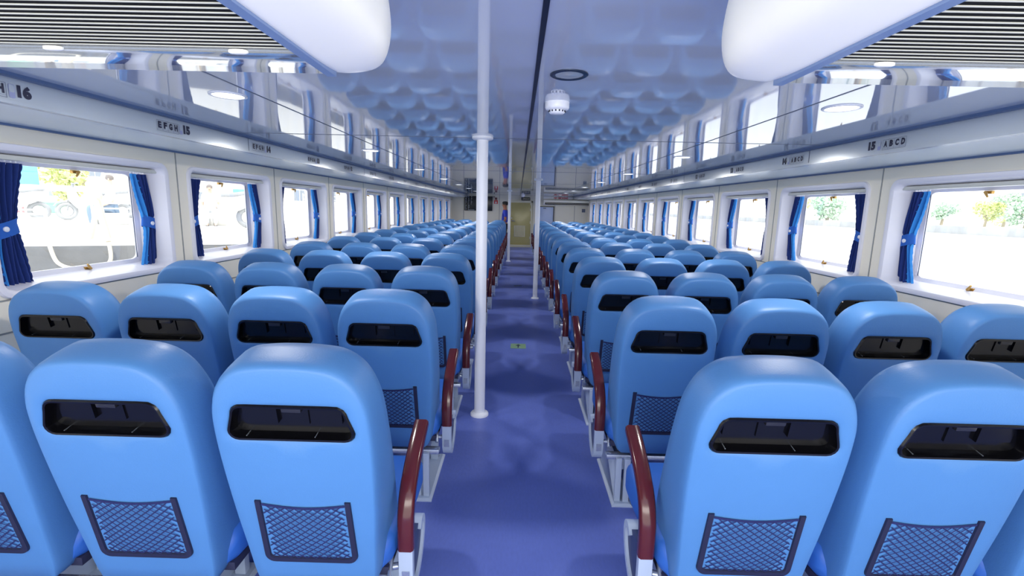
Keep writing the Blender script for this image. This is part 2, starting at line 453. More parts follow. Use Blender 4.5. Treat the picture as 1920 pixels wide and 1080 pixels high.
def cast(poly, th, c=(0, PC)):
    dx, dy = math.cos(th), math.sin(th); best = None
    for i in range(len(poly)):
        ax, ay = poly[i][0] - c[0], poly[i][1] - c[1]; bx, by = poly[(i + 1) % len(poly)][0] - c[0], poly[(i + 1) % len(poly)][1] - c[1]
        ex, ey = bx - ax, by - ay; den = dx * ey - dy * ex
        if abs(den) < 1e-12: continue
        t = (ax * ey - ay * ex) / den; u = (ax * dy - ay * dx) / den
        if t > 0 and -1e-6 <= u <= 1 + 1e-6 and (best is None or t > best): best = t
    return (c[0] + dx * best, c[1] + dy * best)
NS = 112
WL = resample(W_OUT, NS); TH = [math.atan2(h - PC, x) for x, h in WL]
RL = [cast(R_OUT, t) for t in TH]; PL = [cast(p_out(), t) for t in TH]; PL2 = [cast(p_out(.004), t) for t in TH]
def lerp2(A, B, t): return [(a[0] + (b[0] - a[0]) * t, a[1] + (b[1] - a[1]) * t) for a, b in zip(A, B)]
def depth(h): return .105 + .13 * max(0, 1 - h / .7) ** 1.3
def back_mesh():
    mb = MB(); L = []
    fr = lerp2(WL, [(0, PC * .75)] * NS, .22); f2 = lerp2(WL, [(0, PC * .75)] * NS, .06)
    L.append([seat_pt(x, h, depth(h) + .045 - .03 * (1 if False else 0)) for x, h in fr])
    L.append([seat_pt(x, h, depth(h) + .038) for x, h in f2])
    L.append([seat_pt(x, h, depth(h) + .012) for x, h in WL])
    for a, b in ((0.0, .25), (.06, .55), (.16, .76), (.34, .90), (.58, .965), (.8, .99), (1, 1.0)):
        L.append([seat_pt(x, h, (depth(h) + .012) * (1 - b)) for x, h in lerp2(WL, RL, a)])
    for a in (.12, .35, .65, .9): L.append([seat_pt(x, h, .0 - .004 * math.sin(a * math.pi)) for x, h in lerp2(RL, PL2, a)])
    L.append([seat_pt(x, h, 0) for x, h in PL2])
    L.append([seat_pt(x, h, .004) for x, h in PL])
    L.append([seat_pt(x, h, .045) for x, h in PL])
    mb.loops(L, cap0=True, cap1=True)
    return mb.mesh('backrest', M['seat'], smooth=True, angle=60)
def tray_mesh():
    mb = MB(); c = (0, PC)
    def g(k, e): return [seat_pt(c[0] + (x - c[0]) * k, c[1] + (h - c[1]) * k, e) for x, h in resample(p_out(-.0015), 72)]
    o = [resample(p_out(q), 72) for q in (.003, -.001, -.006, -.008, -.010)]
    ev = (.001, -.004, -.003, .003, .026)
    mb.loops([[seat_pt(x, h, e) for x, h in q] for q, e in zip(o, ev)], cap1=True)
    # ribs across the tray floor
    def blk(x0, x1, h0, h1, e0, e1):
        b = len(mb.v)
        mb.v += [seat_pt(x, h, e) for e in (e0, e1) for h in (h0, h1) for x in (x0, x1)]
        for q in ((0, 2, 3, 1), (4, 5, 7, 6), (0, 1, 5, 4), (2, 6, 7, 3), (0, 4, 6, 2), (1, 3, 7, 5)): mb.f.append(tuple(b + i for i in q)); mb.m.append(0)
    blk(-.13, -.045, PC - .012, PC + .038, .019, .028); blk(.045, .13, PC - .012, PC + .038, .019, .028)
    blk(-.045, -.038, PC - .012, PC + .040, .015, .028); blk(.038, .045, PC - .012, PC + .040, .015, .028)
    return mb.mesh('back_tray', M['black'], smooth=True, angle=30)
def bar_mesh(name, m, specs, bevel=0):
    mb = MB()
    for x0, x1, h0, h1, e0, e1 in specs:
        b = len(mb.v); mb.v += [seat_pt(x, h, e) for e in (e0, e1) for h in (h0, h1) for x in (x0, x1)]
        for q in ((0, 2, 3, 1), (4, 5, 7, 6), (0, 1, 5, 4), (2, 6, 7, 3), (0, 4, 6, 2), (1, 3, 7, 5)): mb.f.append(tuple(b + i for i in q)); mb.m.append(0)
    return mb.mesh(name, m, bevel=bevel)
PH0, PH1, PX0, PX1 = .122, .345, .138, .136
def pocket_frame_mesh():
    mb = MB()
    ls = [(-PX0, PH1, 0), (-PX1, PH0 + .02, 0)]
    def band(path, w, cap=True):
        L = []
        for i, (x, h) in enumerate(path):
            a = path[max(i - 1, 0)]; b = path[min(i + 1, len(path) - 1)]; dx, dh = b[0] - a[0], b[1] - a[1]; l = math.hypot(dx, dh)
            nx, nh = -dh / l, dx / l
            L.append([seat_pt(x + nx * o, h + nh * o, e) for o, e in ((-w / 2, .002), (-w / 2 + .003, -.009), (w / 2 - .003, -.009), (w / 2, .002))])
        mb.loops(L, cap0=True, cap1=True)
    r = .02
    path = [(-PX1 + .011, PH1 + .006)] + [(-PX0 + .011, PH0 + r + .012)]
    path += [(-PX0 + .011 + r * (1 - math.cos(a)), PH0 + .009 + r * (1 - math.sin(a))) for a in [R(90 * i / 6) for i in range(7)]]
    path = path + [(-x, h) for x, h in reversed(path)]
    band(path, .02)
    return mb.mesh('pocket_frame', M['frame_black'], smooth=True, angle=30)
def net_mesh():
    mb = MB(); w, hh = PX1 - .02, PH1 - PH0 - .025; h0 = PH0 + .018
    def P(u, v):
        sag = .012 * math.sin(math.pi * u) * v ** 3
        return seat_pt((u - .5) * 2 * w, h0 + hh * v - sag, -.004 - .012 * math.sin(math.pi * u) * math.sin(math.pi * min(1, v * .9 + .1)) - .003 * v)
    def strand(pts, th):
        L = []
        for i, p in enumerate(pts):
            a, b = Vector(pts[max(i - 1, 0)]), Vector(pts[min(i + 1, len(pts) - 1)]); d = (b - a).normalized(); n = d.cross(Vector((0, -1, -.2))).normalized() * th
            L.append([Vector(p) - n, Vector(p) + n])
        mb.loops(L, closed=False)
    asp = (2 * w) / hh; N = 9
    for k in range(1, int(N * (1 + 1 / asp * 1.0)) + 8):
        c = k / N
        for sg in (1, -1):
            pts = []
            for i in range(25):
                v = i / 24; u = c - v / asp * 1.25
                if 0 <= u <= 1: pts.append(P(u if sg > 0 else 1 - u, v))
            if len(pts) > 2: strand(pts, .0018)
    strand([P(i / 16, 1) for i in range(17)], .004)
    return mb.mesh('net', M['net'])
def cushion_mesh():
    mb = MB(); L = []
    for y, zt, w in ((.16, .36, .19), (.19, .40, .212), (.30, .405, .220), (.5, .42, .224), (.60, .425, .222), (.65, .40, .21), (.665, .35, .195)):
        L.append([(x, y, z) for x, z in rrect(-w, w, .285, zt, .04 if zt > .37 else .03, 5)])
    mb.loops(L, cap0=True, cap1=True); return mb.mesh('seat_cushion', M['cushion'], smooth=True, angle=50)
def base_mesh():
    mb = MB(); mb.box(-.2, .2, .17, .62, .262, .29); mb.box(-.195, .195, .20, .56, .2585, .264)
    return mb.mesh('seat_pan', M['under'], bevel=.006)
def arm_meshes(s):
    prof = [(-.025, -.010), (-.019, -.017), (.019, -.017), (.025, -.010), (.025, .010), (.018, .018), (-.018, .018), (-.025, .010)]
    path = spline([(.200, .335), (.198, .40), (.205, .458), (.235, .515), (.30, .565), (.38, .607), (.455, .638)], 6)
    pad = MB().sweep(path, prof).mesh('armrest', M['maroon'], smooth=True, angle=50)
    br = MB(); ring = spline([(.201, .345), (.200, .27), (.206, .215), (.235, .180), (.28, .178), (.335, .205), (.372, .25), (.385, .295), (.372, .325), (.345, .330), (.325, .31)], 6)
    br.sweep(ring, [(-.022, -.012), (.022, -.012), (.022, .012), (-.022, .012)])
    brk = br.mesh('arm_bracket', M['grey'], smooth=True, angle=40)
    pl = MB(); pts = [(y, z) for y, z in ring[:-6]]
    pl.loops([[(x, y, z) for y, z in pts] for x in (-.012, .012)], cap0=True, cap1=True)
    plt = pl.mesh('arm_side_plate', M['greydark'])
    hg = MB(); hg.tube([(s * .02, .205, .27), (s * .05, .19, .275)], .011, 10); hg.tube([(s * .045, .16, .262), (s * .05, .21, .30)], .008, 8); hg.box(-.012, .012, .186, .192, .225, .262)
    hng = hg.mesh('hinge', M['chrome'], smooth=True, angle=40)
    return pad, brk, plt, hng
BACK, TRAY, PFR, NET, CUSH, BASE = back_mesh(), tray_mesh(), pocket_frame_mesh(), net_mesh(), cushion_mesh(), base_mesh()
LATCH = bar_mesh('tray_latch', M['latch'], [(-.026, .026, PC + .022, PC + .040, .014, .028)], bevel=.003)
RIB = bar_mesh('tray_rib', M['chrome'], [(-.123, -.1205, PC - .0455, PC - .0440, .004, .025), (.058, .0600, PC - .0455, PC - .0440, .004, .025)])
ARMS = {s: arm_meshes(s) for s in (-1, 1)}
def make_seat(arm=0):
    o = bpy.data.objects.new('passenger_seat', None); o.empty_display_size = .05; COL.objects.link(o)
    P = lambda n, me, par=o: link(bpy.data.objects.new(n, me), par)
    P('backrest', BACK)
    t = P('back_tray', TRAY); t['label'] = 'black glossy recessed tray in the seat back'; P('tray_latch', LATCH, t); P('tray_rib', RIB, t)
    f = P('pocket_frame', PFR); P('net', NET, f)
    P('seat_cushion', CUSH); P('seat_pan', BASE)
    if arm:
        a = P('armrest', ARMS[arm][0]); a.location = (-arm * (SX0 - .378), 0, 0); a['label'] = 'dark red curved armrest beside the aisle'
        for n, i in (('arm_bracket', 1), ('arm_side_plate', 2), ('hinge', 3)): P(n, ARMS[arm][i], a)
    return o
COLW = {0: 'aisle seat {s} of the aisle', 1: 'second seat from the aisle on the {s}', 2: 'second seat from the {s} windows', 3: 'window seat on the {s}'}
for s in (-1, 1):
    protos = {0: make_seat(s), 1: make_seat(0)}
    used = {0: False, 1: False}
    for r in range(NR):
        for c in range(4):
            if r == 0 and c == 3: continue
            key = 0 if c == 0 else 1
            o = copy_tree(protos[key]) if used[key] else protos[key]
            used[key] = True
            o.location = (s * (SX0 + SP * c), RY0 + RP * r, 0)
            row = 'nearest row' if r == 0 else ('farthest row' if r == NR - 1 else ORD[r] + ' row from the camera')
            tag(o, 'blue moulded seat, %s, %s' % (COLW[c].format(s=SIDE[s]), row), 'seat', 'blue passenger seats')
# rails and legs that carry each bank of four
def bank_meshes(s):
    rl = MB(); a, b = sorted((s * .405, s * 2.33)); rl.box(a, b, .115, .155, .222, .246); rl.box(a, b, .44, .47, .230, .250)
    leg = MB(); leg.box(-.034, -.006, .10, .118, .012, .234); leg.box(.006, .034, .096, .118, .012, .234); leg.box(-.006, .006, .118, .40, .17, .232)
    leg.loops([[(-.034, .118, .012), (-.030, .118, .012), (-.030, .118, .23), (-.034, .118, .23)], [(-.034, .47, .012), (-.030, .47, .012), (-.030, .46, .235), (-.034, .46, .235)]], cap0=True, cap1=True)
    leg.box(-.02, .02, .44, .47, .012, .236)
    ft = MB(); ft.loops([[(x, y, z) for x, y in ((-w, .08 - d), (w, .08 - d), (w, .50 + d), (-w, .50 + d))] for z, w, d in ((0, .05, .01), (.006, .05, .01), (.014, .038, 0))], cap0=True, cap1=True)
    return rl.mesh('rail', M['chrome'], bevel=.004), leg.mesh('leg', M['grey'], bevel=.002), ft.mesh('foot_plate', M['grey'])
for s in (-1, 1):
    rm, lm, fm = bank_meshes(s)
    for r in range(NR):
        t = empty('seat_bench_frame', (0, RY0 + RP * r, 0), 'grey steel legs under the %s row of seats from the camera, %s of aisle' % ('nearest' if r == 0 else ORD[r], SIDE[s]), 'seat frame', 'steel frames under the seats')
        link(bpy.data.objects.new('rail', rm), t)
        for x in (.484, 1.07, 1.60, 2.20):
            l = link(bpy.data.objects.new('leg', lm), t); l.location = (s * x, 0, 0); link(bpy.data.objects.new('foot_plate', fm), l)

# ------------------------------------------------------------------ row signs on the overhead panels
def row_sign(s, n):
    y = 2.70 + RP * (15 - n)
    if s < 0: y0, ax, x = y - .225, (0, 1, 0), -XF + .0015
    else: y0, ax, x = y + .055, (0, -1, 0), XF - .0015
    t = empty('row_sign', (x, y, 1.75), 'row %d sign with seat letters %s on the %s overhead panel' % (n, 'E F G H' if s < 0 else 'A B C D', SIDE[s]), 'sign', 'row number signs')
    def at(u, v): return basis((0, y0 - y + ax[1] * u, v), ax, (0, 0, 1))
    letters = 'EFGH' if s < 0 else 'ABCD'
    u_l, u_i, u_n = (0, .163, .193) if s < 0 else (.105, .070, 0)
    nw = .052 if n >= 10 else .026
    text_obj('row_number', str(n), .06, M['ink'], at(u_n, .012), t, bold=.0042, fit=(nw, .046))
    ln = MB(); u0, u1 = u_l, u_l + .155
    cw = .155 / 4
    def bar(a, b, c, d):
        ln.poly([at(a, c) @ Vector((0, 0, 0)), at(b, c) @ Vector((0, 0, 0)), at(b, d) @ Vector((0, 0, 0)), at(a, d) @ Vector((0, 0, 0))])
    for a, b, c, d in [(u0, u1, .004, .0055), (u0, u1, .0115, .0125), (u0, u1, .054, .0555)] + [(u0 + cw * k - .0007, u0 + cw * k + .0007, .004, .0555) for k in range(5)]: bar(a, b, c, d)
    b = ln.obj('letter_boxes', M['inkline'], t)
    for k, ch in enumerate(letters):
        text_obj('letter', ch, .04, M['ink'], at(u0 + cw * k + .008, .017), b, bold=.0026, fit=(.024, .033))
    ic = MB(); q = rrect(u_i, u_i + .022, .006, .054, .007, 4)
    ic.poly([at(a, c) @ Vector((0, 0, -.0003)) for a, c in q]); q2 = rrect(u_i + .002, u_i + .020, .026, .052, .005, 4); ic.cur = 1; ic.poly([at(a, c) @ Vector((0, 0, .0004)) for a, c in q2])
    ic.obj('seat_icon', [M['icon'], M['face']], t)
for s in (-1, 1):
    for n in range(16 if s < 0 else 15, 0, -1): row_sign(s, n)

# ------------------------------------------------------------------ ceiling fittings
def lamp(name, kind, loc, energy, size=.1, rot=(0, 0, 0), col=(1, 1, 1), **k):
    d = bpy.data.lights.new(name, kind); d.energy = energy; d.color = col
    if kind == 'AREA':
        d.shape = k.get('shape', 'DISK'); d.size = size
        if 'size_y' in k: d.size_y = k['size_y']
    elif kind in ('POINT', 'SPOT'):
        d.shadow_soft_size = size
        if kind == 'SPOT': d.spot_size = R(150); d.spot_blend = .6
    o = bpy.data.objects.new(name, d); COL.objects.link(o); o.location = loc; o.rotation_euler = rot; return o
def light_meshes():
    rg = MB(); rg.lathe([(.072, 0), (.072, -.003), (.067, -.005), (.060, -.004), (.058, 0)], n=32, cap0=False, cap1=False)
    ln = MB(); ln.lathe([(.059, -.001), (.04, -.003), (.001, -.004)], n=32, cap0=False)
    return rg.mesh('trim_ring', M['white'], smooth=True), ln.mesh('lens', M['lens'], smooth=True)
RING, LENS = light_meshes()
for s in (-1, 1):
    for k in range(8):
        y = 2.05 + 1.915 * k
        t = empty('ceiling_light', (s * 1.255, y, ZC), 'round recessed ceiling light, %s from the camera along the %s side' % (ORD[k], SIDE[s]), 'ceiling light', 'round lights along the sides of the ceiling')
        link(bpy.data.objects.new('trim_ring', RING), t); link(bpy.data.objects.new('lens', LENS), t)
        lamp('downlight_lamp', 'AREA', (s * 1.255, y, ZC - .012), 11.0, .14, col=(1, .96, .90))
t = empty('ceiling_spotlight', (.105, 1.64, ZC), 'unlit round recessed spotlight with silver reflector ahead of the smoke detector', 'ceiling light')
MB().lathe([(.062, 0), (.062, -.003), (.056, -.006), (.046, -.004), (.044, 0)], n=32, cap0=False, cap1=False).obj('trim_ring', M['ringdark'], t, smooth=True)
MB().lathe([(.045, -.002), (.03, -.001), (.012, -.003), (.001, -.004)], n=32, cap0=False).obj('reflector', M['bulb'], t, smooth=True)
t = empty('smoke_detector', (.10, 2.06, ZC), 'white round smoke detector on the ceiling near the central joint', 'smoke detector')
MB().lathe([(.050, 0), (.050, -.020), (.046, -.028), (.034, -.032)], n=28).obj('base', M['white'], t, smooth=True, angle=50)
MB().lathe([(.033, -.031), (.033, -.040), (.026, -.046), (.001, -.047)], n=28, cap0=False).obj('sensor_cap', M['white'], t, smooth=True, angle=50)
sl = MB()
for k in range(14):
    a = 2 * math.pi * k / 14; sl.tube([(.0335 * math.cos(a), .0335 * math.sin(a), -.033), (.0335 * math.cos(a), .0335 * math.sin(a), -.039)], .003, 5)
sl.obj('vent_slots', M['seamdark'], t)

# under-ceiling air conditioners
def air_conditioner(s):
    y0, y1, zb = .12, .775, 1.60
    xi, xo = .312, 1.55
    t = empty('air_conditioner', (s * .9, .45, zb), 'large white ceiling air conditioner with dark slatted underside, %s of the aisle' % SIDE[s], 'air conditioner', 'ceiling air conditioners')
    L = lambda x, y, z: (s * x - s * .9, y - .45, z - zb)
    # rounded side cap facing the aisle
    cap = MB(); loops = []
    prof = spline([(.335, .0), (.305, -.001), (.262, .004), (.240, .018), (.230, .05), (.232, .09), (.244, .16), (.25, .235)], 4)
    ys = [(y0, 1.0)] + [(y1 - .12 + .12 * math.sin(R(a)), .70 + .30 * math.cos(R(a))) for a in range(0, 91, 10)]
    for y, k in ys:
        loops.append([L(.335 - (.335 - x) * k, y, zb + z + (1 - k) * .03 * (1 - z / .235)) for x, z in prof] + [L(.335, y, zb + .235)])
    cap.loops(loops, cap0=True, cap1=True); cap.obj('side_cap', M['ac'], t, smooth=True, angle=60)
    bd = MB(); bd.loops([[L(x, y, z) for y, z in ((y0, zb + .03), (y1 - .115, zb + .03), (y1 - .03, zb + .035), (y1, zb + .07), (y1 - .01, zb + .235), (y0, zb + .235))] for x in (.335, xo)], cap0=True, cap1=True)
    bd.obj('body', M['ac'], t, smooth=True, angle=30)
    # bluish strip painting in the edge shadow between cap and grille
    ed = MB(); a, b = sorted((L(.326, 0, 0)[0], L(.340, 0, 0)[0])); ed.box(a, b, y0 - .45, y1 - .02 - .45, -.004, .03); ed.obj('edge_shadow_strip', M['acedgeshade'], t)
    yg = .662
    gr = MB(); a, b = sorted((L(.34, 0, 0)[0], L(xo, 0, 0)[0])); gr.box(a, b, y0 - .45, yg - .45, .0054, .029)
    g = gr.obj('intake_grille', M['darkslot'], t)
    n = int((yg - y0) / .0125); sl = MB()
    for k in range(n):
        y = yg - .006 - k * .0125 - .45
        sl.loops([[(x, y - .0016, .0048), (x, y, .0042), (x, y + .0016, .0048), (x, y + .0016, .0056), (x, y - .0016, .0056)] for x in sorted((L(.35, 0, 0)[0], L(xo, 0, 0)[0]))], cap0=True, cap1=True)
    sl.obj('grille_slats', M['slat'], g)
    pn = MB(); a, b = sorted((L(.34, 0, 0)[0], L(xo, 0, 0)[0]))
    pn.loops([[(x, y - .45, z - zb) for y, z in ((yg, zb), (yg, zb + .03), (y1, zb + .05), (y1, zb + .012), (y1 - .012, zb + .003), (y1 - .02, zb))] for x in (a, b)], cap0=True, cap1=True)
    pn.obj('outlet_panel', M['acgloss'], t, smooth=True, angle=25)
    for xx in (.42, .665, .95):
        MB().loops([[(s * xx - s * .9 + .013 * k * math.cos(a), yg + .0 - .45 + .006 * k * math.sin(a), z) for a in [2 * math.pi * i / 20 for i in range(20)]] for k, z in ((1, .003), (1, .000), (.8, -.001))], cap1=True).obj('grille_latch', M['ac'], t, smooth=True, angle=40)
air_conditioner(-1); air_conditioner(1)

# ------------------------------------------------------------------ poles
for (x, y), lab in (((-.283, 3.085), 'thick white pole standing left of the aisle, nearest the camera'), ((.243, 7.40), 'white pole on the right of the aisle, second from the camera'), ((-.29, 12.6), 'white pole left of the aisle near the far door')):
    t = empty('support_pole', (x, y, 0), lab, 'pole', 'white support poles')
    MB().lathe([(.036, 0), (.036, ZC)], n=28).obj('shaft', M['white'], t, smooth=True, angle=50)
    MB().lathe([(.062, 0), (.062, .012), (.056, .020), (.036, .022)], n=32).obj('floor_flange', M['white'], t, smooth=True, angle=50)
    MB().lathe([(.036, ZC - .020), (.058, ZC - .018), (.066, ZC - .012), (.066, ZC)], n=32).obj('ceiling_flange', M['white'], t, smooth=True, angle=50)

# ------------------------------------------------------------------ far bulkhead: doors, board, signs, wall air conditioner
d = tag(empty('door_1', (0, YF, 0)), 'olive metal door at the end of the aisle', kind='structure')
fr = MB(); fr.box(-.42, -.345, -.05, 0, 0, 1.66); fr.box(.39, .465, -.05, 0, 0, 1.66); fr.box(-.42, .465, -.05, 0, 1.59, 1.66); fr.box(-.345, .39, -.06, 0, 0, .09)
fr.obj('door_frame', M['doorframe'], d, bevel=.006)
lf = MB().box(-.345, .39, -.03, 0, .09, 1.59).obj('door_leaf', M['olive'], d, bevel=.006)
vt = MB(); vt.box(-.20, .20, -.036, -.028, .38, .40); vt.box(-.20, .20, -.036, -.028, .76, .78); vt.box(-.20, -.18, -.036, -.028, .38, .78); vt.box(.18, .20, -.036, -.028, .38, .78)
for k in range(12): vt.box(-.17 + .03 * k, -.155 + .03 * k, -.034, -.028, .40, .76)
vt.obj('vent_panel', M['doorframe'], lf, bevel=.002)
hd = MB(); hd.tube([(-.29, -.03, .95), (-.29, -.08, .95), (-.18, -.085, .94)], .012, 8); hd.lathe([(.025, 0), (.025, .03)], c=(-.29, -.045, 1.03), n=12); hd.obj('door_handle', M['chrome'], lf, smooth=True, angle=40)
hg = MB()
for z in (.3, .85, 1.3, 1.5): hg.box(.36, .395, -.05, -.02, z, z + .09)
hg.obj('hinge', M['doorframe'], lf, bevel=.004)
d = tag(empty('door_2', (0, YF, 0)), 'pale blue door right of the aisle below the wall air conditioner', kind='structure')
MB().box(.66, 1.19, -.02, 0, .02, 1.455).obj('door_leaf', M['paleblue'], d, bevel=.004)
fr = MB(); fr.box(.63, 1.225, -.026, 0, 1.455, 1.485); fr.box(1.19, 1.225, -.026, 0, 0, 1.485); fr.box(.63, .66, -.026, 0, 0, 1.485); fr.obj('door_frame', M['seamdark'], d)
MB().box(.83, .93, -.028, -.018, 1.40, 1.42).obj('door_plate', M['ink'], d)
d = tag(empty('door_3', (-XW, 16.98, 0)), 'narrow cream side door at the far left end', kind='structure')
fr = MB(); fr.box(0, .012, -.20, -.16, 0, 1.66); fr.box(0, .012, .20, .24, 0, 1.66); fr.box(0, .012, -.20, .24, 1.62, 1.66); fr.obj('door_frame', M['doorframe'], d, bevel=.003)
MB().box(0, .006, -.16, .20, .02, 1.62).obj('door_leaf', M['wall'], d)
MB().tube([(.01, -.12, .9), (.05, -.12, .9), (.05, .0, .9)], .012, 8).obj('door_handle', M['chrome'], d, smooth=True)

t = empty('wall_mounted_screen', (-1.49, YF - .006, 1.53), 'wide black screen with columns of small white characters on the far wall', 'screen')
MB().box(-.50, .50, -.05, 0, -.255, .255).obj('screen_case', M['screen'], t, bevel=.006)
rnd = random.Random(5)
for rI in range(8):
    for c in range(3 if rI < 5 else 2):
        x = -.46 + c * .10; z = .21 - rI * .062
        g = rnd.choice([[(0, 1, 0, 7)], [(0, 1, 0, 7), (3, 4, 0, 7), (0, 4, 6, 7), (0, 4, 0, 1)], [(0, 4, 0, 1), (0, 4, 3, 4), (0, 4, 6, 7), (3, 4, 3, 7), (0, 1, 0, 4)]])
        ch = MB()
        for a, b, e, f in g: ch.box(x + a * .008, x + b * .008, -.052, -.0501, z + e * .0055, z + f * .0055)
        ch.obj('character', M['chalk'], t)
ch = MB().box(-.36, -.14, -.052, -.0501, -.235, -.227); ch.obj('text_line', M['chalk'], t)
t = empty('fire_extinguisher_sign', (-.865, YF, 1.595), 'small red square fire sign right of the black screen', 'sign')
MB().box(-.065, .065, -.012, 0, -.065, .065).obj('plate', M['red'], t, bevel=.003)
MB().loops([[(x, y, z) for x, z in ((-.022, -.05), (.022, -.05), (.03, -.02), (.012, .012), (.004, .045), (-.006, .012), (-.03, -.015))] for y in (-.0135, -.012)], cap0=True, cap1=True).obj('flame_symbol', M['chalk'], t)
t = empty('fire_alarm_panel', (-.865, YF, 1.71), 'small dark red box above the red square fire sign', 'alarm box')
MB().box(-.04, .04, -.04, 0, -.04, .04).obj('case', M['darkred'], t, bevel=.006); MB().lathe([(.02, 0), (.018, .012)], n=16).obj('push_button', M['seamdark'], t).matrix_local = Matrix.Translation((0, -.04, 0)) @ Matrix.Rotation(R(90), 4, 'X')
t = empty('speaker_button', (-.93, YF, 1.775), 'small black round sensor near the ceiling beside the black screen', 'sensor')
MB().lathe([(.022, 0), (.022, .015), (.014, .022)], n=16).obj('housing', M['screen'], t, smooth=True, angle=40).rotation_euler = (R(90), 0, 0)

t = empty('exit_sign_box', (.20, YF - .05, 1.725), 'black rectangular sign box above the olive door', 'sign')
MB().box(-.155, .155, -.04, .05, -.052, .052).obj('case', M['screen'], t, bevel=.005)
ex = MB()
for k, x in enumerate((-.11, -.045, .02, .085)): ex.box(x, x + .035, -.0415, -.040, -.02, .02)
ex.obj('display', M['latch'], t)
MB().box(.2 - .36, .2 - .30, -.03, .05, -.04, .06).obj('bracket', M['latch'], t, bevel=.004)
t = empty('mounted_dome_camera', (.085, 16.75, ZC), 'white dome security camera on the ceiling before the olive door', 'security camera')
MB().lathe([(.075, 0), (.075, -.02), (.06, -.028)], n=24).obj('base', M['white'], t, smooth=True, angle=45)
MB().lathe([(.055, -.026), (.050, -.048), (.034, -.066), (.001, -.074)], n=24, cap0=False).obj('dome', M['surround'], t, smooth=True)

t = empty('no_smoking_sign', (1.45, YF - .02, 1.785), 'white panel reading NO SMOKING in red above the wall air conditioner', 'sign')
MB().box(-.62, .62, -.012, .02, -.048, .048).obj('panel', M['white'], t, bevel=.002)
text_obj('lettering', 'NO SMOKING', .08, M['red'], basis((-.25, -.0135, -.036), (1, 0, 0), (0, 0, 1)), t, bold=.0045, fit=(.50, .066))
t = empty('wall_air_conditioner', (1.70, YF, 1.62), 'wide white wall air conditioner with dark outlet slot below the no smoking sign', 'air conditioner')
b = MB(); b.loops([[(x, y, z) for y, z in ((0, -.09), (-.12, -.095), (-.17, -.07), (-.20, -.02), (-.19, .085), (0, .09))] for x in (-.87, .80)], cap0=True, cap1=True)
b.obj('body', M['ac'], t, bevel=.01)
MB().loops([[(x, y, z) for y, z in ((-.19, -.072), (-.212, -.066), (-.212, -.004), (-.19, .0))] for x in (-.82, .76)], cap0=True, cap1=True).obj('outlet_slot', M['darkslot'], t)
MB().loops([[(x, y, z) for y, z in ((-.2115, -.042), (-.2115, -.026), (-.216, -.028), (-.216, -.040))] for x in (-.80, .74)], cap0=True, cap1=True).obj('louvre', M['slat'], t)
MB().tube([(.80, -.06, .03), (.86, -.06, .02), (.89, -.06, -.06), (.86, -.05, -.14), (.84, -.03, -.55)], .028, 10).obj('pipe', M['greydark'], t, smooth=True)
t = empty('wall_box', (2.27, YF, 1.355), 'small grey electrical box on the far wall at right', 'box')
MB().box(-.07, .07, -.04, 0, -.07, .07).obj('case', M['front'], t, bevel=.006); MB().box(-.06, .06, -.043, -.04, -.06, .06).obj('cover', M['seam'], t)

# floor marks
t = empty('floor_sticker', (-.018, 4.75, .0), 'small green sticker on the blue floor in the aisle', 'sticker')
MB().box(-.078, .078, -.085, .085, .0005, .002).obj('sheet', M['green'], t)
st = MB(); st.loops([[(x, y, z) for x, y in ((-.006, -.06), (.006, -.06), (.006, .01), (.028, .01), (0, .06), (-.028, .01), (-.006, .01))] for z in (.0021, .0026)], cap0=True, cap1=True); st.obj('arrow', M['ink'], t)
t = empty('floor_sticker', (-.03, 8.6, .0), 'faint worn sticker far along the blue aisle floor', 'sticker')
MB().box(-.07, .07, -.06, .06, .0005, .0015).obj('sheet', mat('sticker_worn', srgb(104, 112, 120), .5, noise=.1), t)

# ------------------------------------------------------------------ figures
def skin(name, verts, edges, radii, m, parent=None, root=0, lv=2):
    me = bpy.data.meshes.new(name); me.from_pydata(verts, edges, [])
    o = bpy.data.objects.new(name, me); COL.objects.link(o)
    sk = o.modifiers.new('s', 'SKIN'); sk.use_smooth_shade = True
    for i, r in enumerate(radii):
        r = r if isinstance(r, tuple) else (r, r)
        o.data.skin_vertices[0].data[i].radius = r
    o.data.skin_vertices[0].data[root].use_root = True
    ss = o.modifiers.new('d', 'SUBSURF'); ss.levels = lv; ss.render_levels = lv
    dg = bpy.context.evaluated_depsgraph_get(); dg.update()
    nm = bpy.data.meshes.new_from_object(o.evaluated_get(dg)); bpy.data.objects.remove(o)
    nm.materials.clear(); nm.materials.append(m)
    for p in nm.polygons: p.use_smooth = True
    return link(bpy.data.objects.new(name, nm), parent)
def chain(*n): return [(a, b) for a, b in zip(n, n[1:])]
